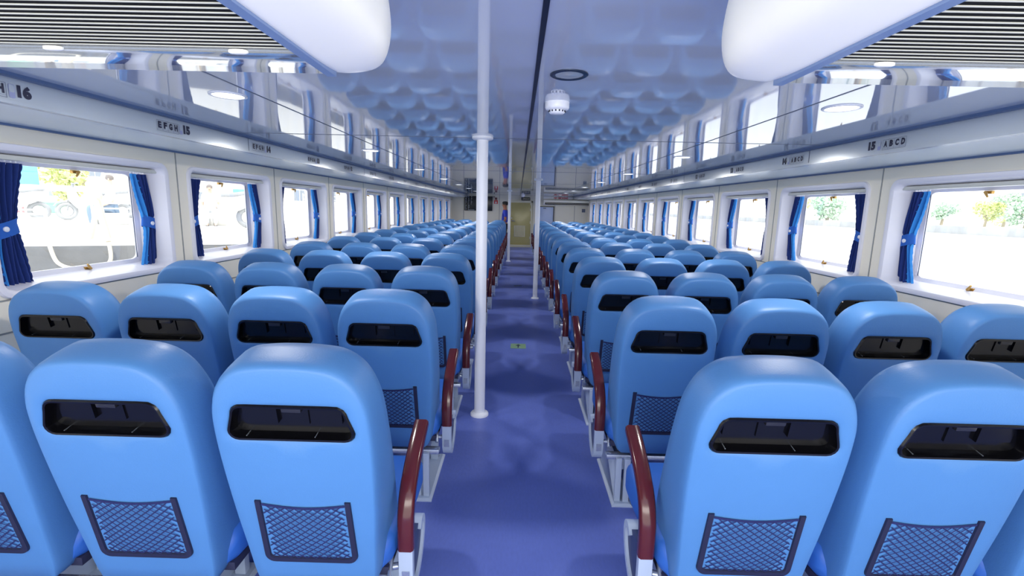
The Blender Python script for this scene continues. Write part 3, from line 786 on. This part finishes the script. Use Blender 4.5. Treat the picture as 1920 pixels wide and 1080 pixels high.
def person(loc, rz, label, shirt, trousers, hair, pose='stand', cap=None, scale=1.0, skinm=None, group=None):
    """faces local -y; z=0 at the soles (or at the seat height when sitting)"""
    sm = skinm or M['skin']
    root = empty('person', loc, label, 'person', group, rz); root.scale = (scale,) * 3
    sit = pose == 'sit'
    hip = .90
    V = {'pel': (0, 0, hip + .02), 'bel': (0, -.01, hip + .16), 'che': (0, 0, hip + .36), 'neckb': (0, .01, hip + .50), 'neck': (0, 0, hip + .57), 'head': (0, -.02, hip + .66), 'crown': (0, -.01, hip + .755)}
    RD = {'pel': (.15, .11), 'bel': (.135, .10), 'che': (.155, .11), 'neckb': (.075, .07), 'neck': (.056, .058), 'head': (.076, .092), 'crown': (.062, .075)}
    E = [('pel', 'bel'), ('bel', 'che'), ('che', 'neckb'), ('neckb', 'neck'), ('neck', 'head'), ('head', 'crown')]
    for s, n in ((-1, 'r'), (1, 'l')):
        if sit: leg = {'hip': (s * .09, -.02, hip - .02), 'knee': (s * .11, -.43, hip - .0), 'ank': (s * .11, -.40, hip - .42), 'toe': (s * .11, -.55, hip - .46)}
        else: leg = {'hip': (s * .09, 0, hip - .05), 'knee': (s * .10, -.015, .49), 'ank': (s * .10, .02, .09), 'toe': (s * .115, -.13, .04)}
        arm = {'sh': (s * .185, .005, hip + .44), 'elb': (s * .235, .03, hip + .15), 'wri': (s * .215, -.17, hip + .04), 'palm': (s * .20, -.25, hip + .03)}
        for k, p in {**leg, **arm}.items(): V[k + n] = p
        for k, r in dict(hip=.095, knee=.062, ank=.042, toe=.036, sh=.062, elb=.043, wri=.029, palm=.034).items(): RD[k + n] = (r, r)
        E += [('pel', 'hip' + n), ('hip' + n, 'knee' + n), ('knee' + n, 'ank' + n), ('ank' + n, 'toe' + n), ('che', 'sh' + n), ('sh' + n, 'elb' + n), ('elb' + n, 'wri' + n), ('wri' + n, 'palm' + n)]
        base = Vector(arm['palm'])
        for fi, (dx, ln) in enumerate(((-.024, .07), (-.008, .08), (.008, .075), (.023, .06))):
            a, b, c = 'f%d1%s' % (fi, n), 'f%d2%s' % (fi, n), 'f%d3%s' % (fi, n)
            V[a] = tuple(base + Vector((dx, -.025, .0))); V[b] = tuple(base + Vector((dx * 1.1, -.025 - ln * .6, -.01))); V[c] = tuple(base + Vector((dx * 1.1, -.025 - ln * .85, -.035)))
            for q in (a, b, c): RD[q] = (.0085, .0085)
            E += [('palm' + n, a), (a, b), (b, c)]
        V['t1' + n] = tuple(base + Vector((-s * .035, .02, 0))); V['t2' + n] = tuple(base + Vector((-s * .05, -.025, -.01))); RD['t1' + n] = RD['t2' + n] = (.010, .010)
        E += [('palm' + n, 't1' + n), ('t1' + n, 't2' + n)]
    ks = list(V); ix = {k: i for i, k in enumerate(ks)}
    body = skin('body', [V[k] for k in ks], [(ix[a], ix[b]) for a, b in E], [RD[k] for k in ks], sm, root)
    def cloth(name, keys, edges, grow, m):
        kk = list(keys); jx = {k: i for i, k in enumerate(kk)}
        return skin(name, [keys[k] for k in kk], [(jx[a], jx[b]) for a, b in edges], [tuple(q + grow for q in RD.get(k, (.06, .06))) for k in kk], m, root)
    K = {k: V[k] for k in ('pel', 'bel', 'che', 'neckb', 'shl', 'shr')}; Em = [('pel', 'bel'), ('bel', 'che'), ('che', 'neckb'), ('che', 'shl'), ('che', 'shr')]
    for n in 'lr':
        K['elb' + n] = tuple(Vector(V['sh' + n]).lerp(Vector(V['elb' + n]), .72)); Em.append(('sh' + n, 'elb' + n))
    cloth('shirt', K, Em, .016, shirt)
    K = {k: V[k] for k in ('pel', 'hipl', 'hipr', 'kneel', 'kneer', 'ankl', 'ankr')}
    cloth('trousers', K, [('pel', 'hipl'), ('pel', 'hipr'), ('hipl', 'kneel'), ('hipr', 'kneer'), ('kneel', 'ankl'), ('kneer', 'ankr')], .014, trousers)
    for n in 'lr':
        a, b = Vector(V['ank' + n]), Vector(V['toe' + n])
        skin('shoe', [tuple(a + Vector((0, .03, -.045))), tuple(a + Vector((0, -.03, -.045))), tuple(b + Vector((0, 0, 0)))], [(0, 1), (1, 2)], [.045, .048, .042], M['seamdark'], root)
    hz = hip + .69
    # face
    nz = MB(); nz.loops([[(x, y, z) for x, z in ((-.012, hz - .035), (.012, hz - .035), (.005, hz + .005), (-.005, hz + .005))] for y in (-.095, -.112)], cap0=True, cap1=True); nz.obj('nose', sm, root, bevel=.004)
    for s in (-1, 1):
        e = MB(); e.lathe([(.001, -.008), (.008, -.004), (.009, 0), (.008, .004), (.001, .008)], n=10); o = e.obj('eye', M['seamdark'], root, smooth=True); o.location = (s * .03, -.098, hz)
        e = MB(); e.lathe([(.001, -.028), (.014, -.014), (.016, .008), (.010, .024), (.001, .03)], n=10); o = e.obj('ear', sm, root, smooth=True); o.location = (s * .078, -.005, hz - .01); o.scale = (.5, 1, 1)
    MB().box(-.022, .022, -.102, -.092, hz - .062, hz - .054).obj('mouth', M['darkred'], root, bevel=.003)
    hr = MB(); hr.lathe([(.080, -.02), (.088, .02), (.085, .055), (.066, .085), (.035, .100), (.001, .104)], n=20, cap0=False); o = hr.obj('hair', hair, root, smooth=True); o.location = (0, .008, hz + .0); o.scale = (.95, 1.08, 1)
    if cap:
        c = MB(); c.lathe([(.092, .03), (.094, .055), (.088, .085), (.06, .108), (.001, .116)], n=20, cap0=False); o = c.obj('cap', cap, root, smooth=True); o.location = (0, 0, hz); o.scale = (.96, 1.1, 1)
        v = MB(); q = [(.075 * math.sin(a), -.085 - .085 * math.cos(a) * 1.0, hz + .035 - .012 * math.cos(a)) for a in [R(-88 + 176 * i / 12) for i in range(13)]]
        v.poly(q + []); v.poly([(x, y, z + .006) for x, y, z in reversed(q)]); v.obj('cap_peak', cap, o).matrix_parent_inverse = Matrix.Diagonal((.96, 1.1, 1, 1)).inverted() @ Matrix.Translation((0, 0, -hz))
    return root
person((-.50, 16.1, 0), R(-90), 'man in a blue polo shirt and dark cap standing at the far end', M['shirt'], M['trouser'], M['cap'], cap=M['cap'], scale=.945)

# ------------------------------------------------------------------ outside, left: quay; overexposed daylight painted into the pale colours
M['concrete'] = mat('quay_concrete', srgb(214, 212, 206), .9, noise=.06, nscale=2)
M['quayface'] = mat('quay_face', srgb(122, 122, 122), .95, noise=.35, nscale=2.5, bump=.5, bscale=12)
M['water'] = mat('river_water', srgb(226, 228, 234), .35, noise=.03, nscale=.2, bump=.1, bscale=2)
M['railwhite'] = mat('railing_white', srgb(225, 228, 232), .5, noise=.04)
M['rope'] = mat('rope_pale', srgb(222, 214, 198), .9, noise=.08)
M['foliage'] = mat('foliage', srgb(218, 230, 164), .8, noise=.35, nscale=3)  # leaf colours lightened to paint in glare and distance haze
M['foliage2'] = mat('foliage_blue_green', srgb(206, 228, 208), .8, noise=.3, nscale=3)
M['bark'] = mat('bark', srgb(176, 164, 146), .9, noise=.2)
M['house'] = mat('house_white', srgb(236, 234, 230), .8, noise=.03)
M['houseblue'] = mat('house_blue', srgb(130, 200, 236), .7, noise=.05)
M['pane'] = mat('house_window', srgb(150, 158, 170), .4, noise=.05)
M['roofred'] = mat('roof_red', srgb(240, 190, 184), .8, noise=.06)  # red washed out in the colour to imitate overexposure
M['tyre'] = mat('tyre', srgb(172, 174, 178), .7, noise=.1)  # rubber lightened to paint in the overexposure
M['scooter'] = mat('scooter_silver', srgb(220, 222, 226), .35, noise=.04)
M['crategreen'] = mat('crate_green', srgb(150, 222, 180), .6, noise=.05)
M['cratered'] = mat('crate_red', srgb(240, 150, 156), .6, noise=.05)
M['skinpale'] = mat('skin_sunlit', srgb(226, 196, 176), .6, noise=.05)  # lighter copy of skin with the outdoor glare in its colour
M['hairout'] = mat('hair_sunlit', srgb(140, 132, 128), .8, noise=.1)  # dark hair lightened to carry the same painted glare
M['denim'] = mat('denim', srgb(140, 160, 184), .8, noise=.06)
M['stone'] = mat('bank_stone', srgb(176, 178, 178), .9, noise=.2, nscale=.8)
QZ = .80
edge = [(-40, -9.9), (-12, 3.05), (-6.16, 5.80), (-5.12, 6.29), (-3.75, 6.95), (-3.5, 7.4), (-3.5, 90)]
qm = MB(); qm.poly([(x, y, QZ) for x, y in edge] + [(-80, 90, QZ), (-80, -9.9, QZ)])
structure('ground', qm, M['concrete'], 'sunlit concrete quay outside the left windows')
qf = MB()
for a, b in zip(edge, edge[1:]): qf.poly([(a[0], a[1], QZ), (b[0], b[1], QZ), (b[0], b[1], -2), (a[0], a[1], -2)])
structure('wall_quay', qf, M['quayface'], 'rough grey concrete face of the quay')
structure('water', MB().poly([(-80, -60, -.75), (400, -60, -.75), (400, 400, -.75), (-80, 400, -.75)]), M['water'], 'pale overexposed river water')

def railing(p0, p1, label, h=1.0):
    p0, p1 = Vector(p0), Vector(p1); d = p1 - p0; n = max(2, int(d.length / .9))
    t = empty('quay_railing', p0, label, 'railing', 'white quay railings')
    rl = MB()
    for z in (.25, .42, .59, .76, .93): rl.tube([(0, 0, z * h), (d.x, d.y, z * h)], .018, 6)
    rl.obj('rails', M['railwhite'], t)
    for k in range(n + 1):
        q = d * (k / n); MB().tube([(q.x, q.y, 0), (q.x, q.y, h)], .024, 6).obj('post', M['railwhite'], t)
railing((-9.0, 7.45, QZ), (-8.1, 8.1, QZ), 'low white railing on the quay at the left of the first left window', .42)
railing((-9.25, 10.3, QZ), (-8.2, 11.2, QZ), 'white railing on the quay beside the far curtain of the first left window', .66)
railing((-9, 20, QZ), (-9, 30, QZ), 'long pale railing far along the quay')
t = empty('mooring_tripod', (-6.25, 7.05, QZ), 'pale poles leaned into a tripod on the quay edge', 'tripod')
for a, b in (((-.2, .02, 0), (.03, .02, .66)), ((.40, -.36, 0), (-.05, 0, .68)), ((-.25, .4, 0), (.05, -.05, .64))): MB().tube([a, b], .035, 8).obj('pole', M['rope'], t, smooth=True)
tb = MB().tube([(-.02, .02, .58), (.06, .06, .9), (.11, .1, 1.12)], [.035, .028, .02], 8).obj('spar', M['rope'], t, smooth=True)
mr = MB(); mr.tube(spline([(-5.86, 5.84, .83), (-5.78, 5.84, .60), (-5.62, 5.92, .52), (-5.42, 6.02, .53), (-5.32, 6.08, .62), (-5.33, 6.10, .83)], 8), .022, 8)
tag(mr.obj('mooring_rope', M['rope'], smooth=True), 'white mooring rope looped over the quay edge', 'rope')

def ray_pt(px, py, dist):
    return None

def scooter(loc, rz, label, m):
    t = empty('scooter', loc, label, 'scooter', 'scooters parked on the quay', rz)
    for x in (-.62, .62):
        w = MB(); L = []
        for k in range(25):
            a = 2 * math.pi * k / 24; L.append([(x + (.19 + .055 * math.cos(b)) * math.cos(a), .05 * math.sin(b), .24 + (.19 + .055 * math.cos(b)) * math.sin(a)) for b in [2 * math.pi * j / 8 for j in range(8)]])
        w.loops(L); w = w.obj('wheel', M['tyre'], t, smooth=True)
        h = MB(); h.lathe([(.13, -.02), (.13, .02)], n=16); o = h.obj('hub', m, w); o.location = (x, 0, .24); o.rotation_euler = (R(90), 0, 0)
    b = MB(); b.loops([[(x, y * w, z + h * zz) for y, zz in ((-1, .0), (-1, .7), (-.6, 1), (.6, 1), (1, .7), (1, 0))] for x, w, z, h in ((-.55, .10, .5, .42), (-.42, .16, .32, .55), (-.25, .15, .22, .12), (.05, .15, .22, .10), (.2, .17, .28, .42), (.55, .16, .45, .32), (.85, .06, .6, .2))], cap0=True, cap1=True)
    b.obj('body_shell', m, t, smooth=True, angle=60)
    st = MB(); st.loops([[(x, y, z) for y, z in rrect(-w, w, zz, zz + .09, .03, 3)] for x, w, zz in ((.1, .11, .70), (.4, .13, .72), (.78, .10, .78))], cap0=True, cap1=True); st.obj('saddle', M['tyre'], t, smooth=True, angle=60)
    h = MB(); h.tube([(-.62, 0, .26), (-.42, 0, .98)], .035, 8); h.tube([(-.38, -.3, 1.0), (-.44, 0, .98), (-.38, .3, 1.0)], .022, 8); h.obj('handlebar', M['tyre'], t, smooth=True)
    fd = MB(); fd.loops([[(x, y, z) for y in (-.07, .07)] for x, z in [(-.62 + .29 * math.cos(a), .24 + .29 * math.sin(a)) for a in [R(20 + 130 * i / 8) for i in range(9)]]], closed=False); fd.obj('mudguard', m, t, smooth=True)
    for s in (-1, 1): MB().lathe([(.06, 0), (.05, .015), (.001, .02)], n=12).obj('mirror', m, t, smooth=True).location = (-.36, s * .3, 1.16)
    return t
scooter((-6.95, 10.95, QZ), R(33), 'silver scooter parked on the quay in the second left window', M['scooter'])
scooter((-13.6, 12.6, QZ), R(40), 'pale scooter at the left of those parked far back beyond the tripod', M['scooter'])
scooter((-12.1, 13.6, QZ), R(55), 'pale scooter in the middle of those parked far back beyond the tripod', M['scooter'])
scooter((-11.2, 14.9, QZ), R(35), 'pale scooter nearest the railing among those parked far back on the quay', M['scooter'])
person((-7.75, 12.0, QZ - .35), R(30), 'person in white seated low behind the silver scooter', M['house'], M['scooter'], M['hairout'], pose='sit', scale=.8, skinm=M['skinpale'], group='people on the quay')
person((-9.75, 11.4, QZ - .45), R(-50), 'dark-haired person in white top and jeans seated behind the quay railing', M['house'], M['denim'], M['hairout'], pose='sit', scale=.95, skinm=M['skinpale'], group='people on the quay')
for p, h, lab in (((-9.75, 11.4), .25, 'pale concrete block under the person in jeans'), ((-7.75, 12.0), .21, 'pale concrete block behind the silver scooter')):
    bl = empty('concrete_block', (p[0], p[1], QZ), lab, 'block', rz=R(-20)); MB().box(-.26, .26, -.2, .2, 0, h).obj('block_body', M['concrete'], bl, bevel=.02)
def crate(loc, size, m, label, rz=0):
    t = empty('crate', loc, label, 'crate', 'crates on the quay', rz); x, y, z = size
    c = MB(); c.box(-x, x, -y, -y + .03, 0, z); c.box(-x, x, y - .03, y, 0, z); c.box(-x, -x + .03, -y, y, 0, z); c.box(x - .03, x, -y, y, 0, z); c.box(-x, x, -y, y, 0, .03); c.box(-x - .02, x + .02, -y - .02, -y, z - .06, z); c.obj('tub', m, t, bevel=.01)
    MB().box(-x + .03, x - .03, -y + .03, y - .03, z * .7, z * .75).obj('tray', m, t)
crate((-18.3, 18.7, QZ), (.40, .25, .42), M['crategreen'], 'green crate far back on the quay in the first left window', R(45))
crate((-19.2, 18.2, QZ), (.18, .22, .60), M['cratered'], 'red crate beside the green crate on the quay', R(45))
def tree(loc, h, r, m, label, seed, group):
    rnd = random.Random(seed)
    t = empty('tree', loc, label, 'tree', group)
    tr = MB(); tr.tube([(0, 0, 0), (.05 * r, 0, h * .3), (0, .05 * r, h * .62)], [.09 * r, .07 * r, .03 * r], 8)
    for k in range(4):
        a = k * 1.6; tr.tube([(0, 0, h * (.3 + .06 * k)), (math.cos(a) * r * .5, math.sin(a) * r * .5, h * .6)], [.04 * r, .015 * r], 6)
    tr.obj('trunk', M['bark'], t, smooth=True)
    lv = MB(); cl = [(Vector((rnd.uniform(-.6, .6) * r, rnd.uniform(-.6, .6) * r, h * rnd.uniform(.34, .82))), r * rnd.uniform(.35, .5)) for _ in range(9)]
    for i in range(900):
        c, rr = rnd.choice(cl); d = Vector((rnd.gauss(0, 1), rnd.gauss(0, 1), rnd.gauss(0, 1))).normalized() * rr * rnd.uniform(.6, 1.05)
        p = c + d; a = Vector((rnd.gauss(0, 1), rnd.gauss(0, 1), rnd.gauss(0, 1))).normalized() * r * .10; b = a.cross(Vector((rnd.gauss(0, 1), rnd.gauss(0, 1), rnd.gauss(0, 1)))).normalized() * r * .07
        lv.poly([p - a, p + b, p + a, p - b])
    lv.obj('foliage', m, t)
tree((-24, 25.9, QZ), 2.5, 1.3, M['foliage'], 'bright yellow-green tree behind the quay in the first left window', 1, 'trees outside')
def house(loc, w, d, h, m, label, rz=0, roof=None, cols=3, rows=2, group='pale houses outside'):
    t = empty('house', loc, label, 'house', group, rz)
    MB().box(-w / 2, w / 2, -d / 2, d / 2, 0, h).obj('wall_block', m, t)
    rf = MB(); e = .2; rf.loops([[(x, -d / 2 - e, h), (x, 0, h + (h * .22 if roof else .15)), (x, d / 2 + e, h)] for x in (-w / 2 - e, w / 2 + e)], cap0=True, cap1=True); rf.obj('roof', roof or m, t)
    for i in range(cols):
        for j in range(rows):
            x = -w / 2 + w * (i + .5) / cols; z = h * (j + .35) / rows
            f = MB(); f.box(x - .5, x + .5, -d / 2 - .05, -d / 2 + .02, z, z + h / rows * .4); f = f.obj('house_window', M['pane'], t)
            MB().box(x - .03, x + .03, -d / 2 - .07, -d / 2 - .05, z, z + h / rows * .4).obj('mullion', M['house'], f)
house((-46, 52, QZ), 22, 6, 4.2, M['house'], 'long white house behind the quay tree', R(45), cols=7)
def signboard(loc, w, z0, z1, m, m2, label, rz):
    t = empty('signboard', loc, label, 'signboard', 'signboards on the quay', rz)
    MB().box(-w / 2, w / 2, -.04, .04, z0, z1).obj('panel', m, t, bevel=.01)
    MB().box(-w / 2, w / 2, -.05, .05, z1 - (z1 - z0) * .45, z1 + .02).obj('header', m2, t, bevel=.01)
    for x in (-w / 2 + .03, w / 2 - .03): MB().tube([(x, .02, 0), (x, .02, z1)], .025, 6).obj('post', M['railwhite'], t)
signboard((-16, 15.6, QZ), .55, 1.0, 1.75, M['houseblue'], M['houseblue'], 'light blue signboard at the left of the first left window', R(45))
signboard((-11.0, 18.9, QZ), .45, .55, 1.5, M['houseblue'], M['roofred'], 'narrow blue and red signboard behind the silver scooter', R(30))
house((-22, 44, QZ), 10, 6, 4.5, M['house'], 'white house far along the quay', R(60))
aw = empty('awning', (-21.5, 22.8, QZ), 'low market awning with overexposed red edge on the quay', 'awning', rz=R(45))
MB().loops([[(x, -.6, .88), (x, .6, 1.15), (x, .6, 1.18), (x, -.6, .92)] for x in (-1.4, 1.4)], cap0=True, cap1=True).obj('canopy', M['roofred'], aw)
for x in (-1.3, 1.3): MB().tube([(x, -.5, 0), (x, -.5, .9)], .03, 6).obj('post', M['railwhite'], aw)

# ------------------------------------------------------------------ outside, right: far river bank
structure('terrain', MB().poly([(60, -20, .25), (160, -20, .25), (160, 330, .25), (60, 330, .25)]), M['concrete'], 'pale far bank across the river')
bw = MB().box(59.5, 60, -20, 330, -.75, .3)
structure('wall_bank', bw, M['stone'], 'grey stone embankment across the river')
for i, (y, h, r, m, lab) in enumerate(((82.5, 3.6, 2.4, 1, 'blue-green tree at the left of the near right window across the river'), (70.9, 5.0, 2.2, 1, 'tall pale tree behind the yellow-green one across the river'), (69.0, 3.4, 1.9, 0, 'yellow-green tree across the river in the near right window'), (76.0, 3.6, 2.2, 1, 'bushy blue-green tree across the river beyond the yellow-green one'),
                                   (63.5, 3.4, 2.2, 1, 'tree across the river at the edge of the near right window'), (104, 5, 4, 1, 'wide green tree across the river in the second right window'), (118, 4.6, 3.5, 0, 'pale green tree far along the opposite bank'))):
    tree((66 + (1.5 if i == 1 else 0) * 3, y, .25), h, r, M['foliage'] if m == 0 else M['foliage2'], lab, 20 + i, 'trees outside')
house((84, 62, .25), 9, 8, 5.5, M['house'], 'white gabled house across the river behind the trees', R(-90), roof=M['house'])
house((84, 76, .25), 10, 8, 6, M['house'], 'white house with small dark windows across the river', R(-90), cols=5)
house((84, 48, .25), 9, 8, 6, M['house'], 'white house across the river at the frame edge', R(-90), roof=M['house'])
house((90, 112, .25), 16, 8, 6, M['house'], 'long white house far along the opposite bank', R(-90), cols=6)

# ------------------------------------------------------------------ light
w = bpy.data.worlds.new('World'); scene.world = w; w.use_nodes = True
nt = w.node_tree; bg = nt.nodes['Background']
bg.inputs['Color'].default_value = (.95, .98, 1.0, 1); bg.inputs['Strength'].default_value = 2.5
sun = bpy.data.lights.new('sun', 'SUN'); sun.energy = 2.4; sun.angle = R(3); so = bpy.data.objects.new('sun', sun); COL.objects.link(so)
so.rotation_euler = (R(28), R(8), 0)
# unseen fill added behind the camera to brighten seat backs and ceiling
lamp('aft_fill_light', 'AREA', (0, -.75, 1.15), 40, 3.6, rot=(R(110), 0, 0), col=(1, .96, .89), shape='RECTANGLE', size_y=.6)

# ------------------------------------------------------------------ camera
cam = bpy.data.cameras.new('camera'); co = bpy.data.objects.new('camera', cam); COL.objects.link(co); scene.camera = co
F, PITCH, ROLL, YAW, CX = 893.66, .167, .0229, -.01, -.048
cam.sensor_fit = 'HORIZONTAL'; cam.sensor_width = 36; cam.lens = F / 1920 * 36; cam.clip_start = .02; cam.clip_end = 600
cy, sy = math.cos(YAW), math.sin(YAW)
fwd = Vector((sy * math.cos(PITCH), cy * math.cos(PITCH), -math.sin(PITCH))); rt = Vector((cy, -sy, 0)); up = rt.cross(fwd)
r2 = rt * math.cos(ROLL) + up * math.sin(ROLL); u2 = up * math.cos(ROLL) - rt * math.sin(ROLL)
co.matrix_world = Matrix(((r2.x, u2.x, -fwd.x, CX), (r2.y, u2.y, -fwd.y, 0), (r2.z, u2.z, -fwd.z, EYE), (0, 0, 0, 1)))

# ------------------------------------------------------------------ colour
scene.view_settings.view_transform = 'Standard'
scene.view_settings.look = 'None'
scene.view_settings.exposure = 0.0
scene.cycles.max_bounces = 8; scene.cycles.diffuse_bounces = 4; scene.cycles.glossy_bounces = 4; scene.cycles.transparent_max_bounces = 12
scene.cycles.caustics_reflective = False; scene.cycles.caustics_refractive = False
scene.cycles.sample_clamp_indirect = 6.0
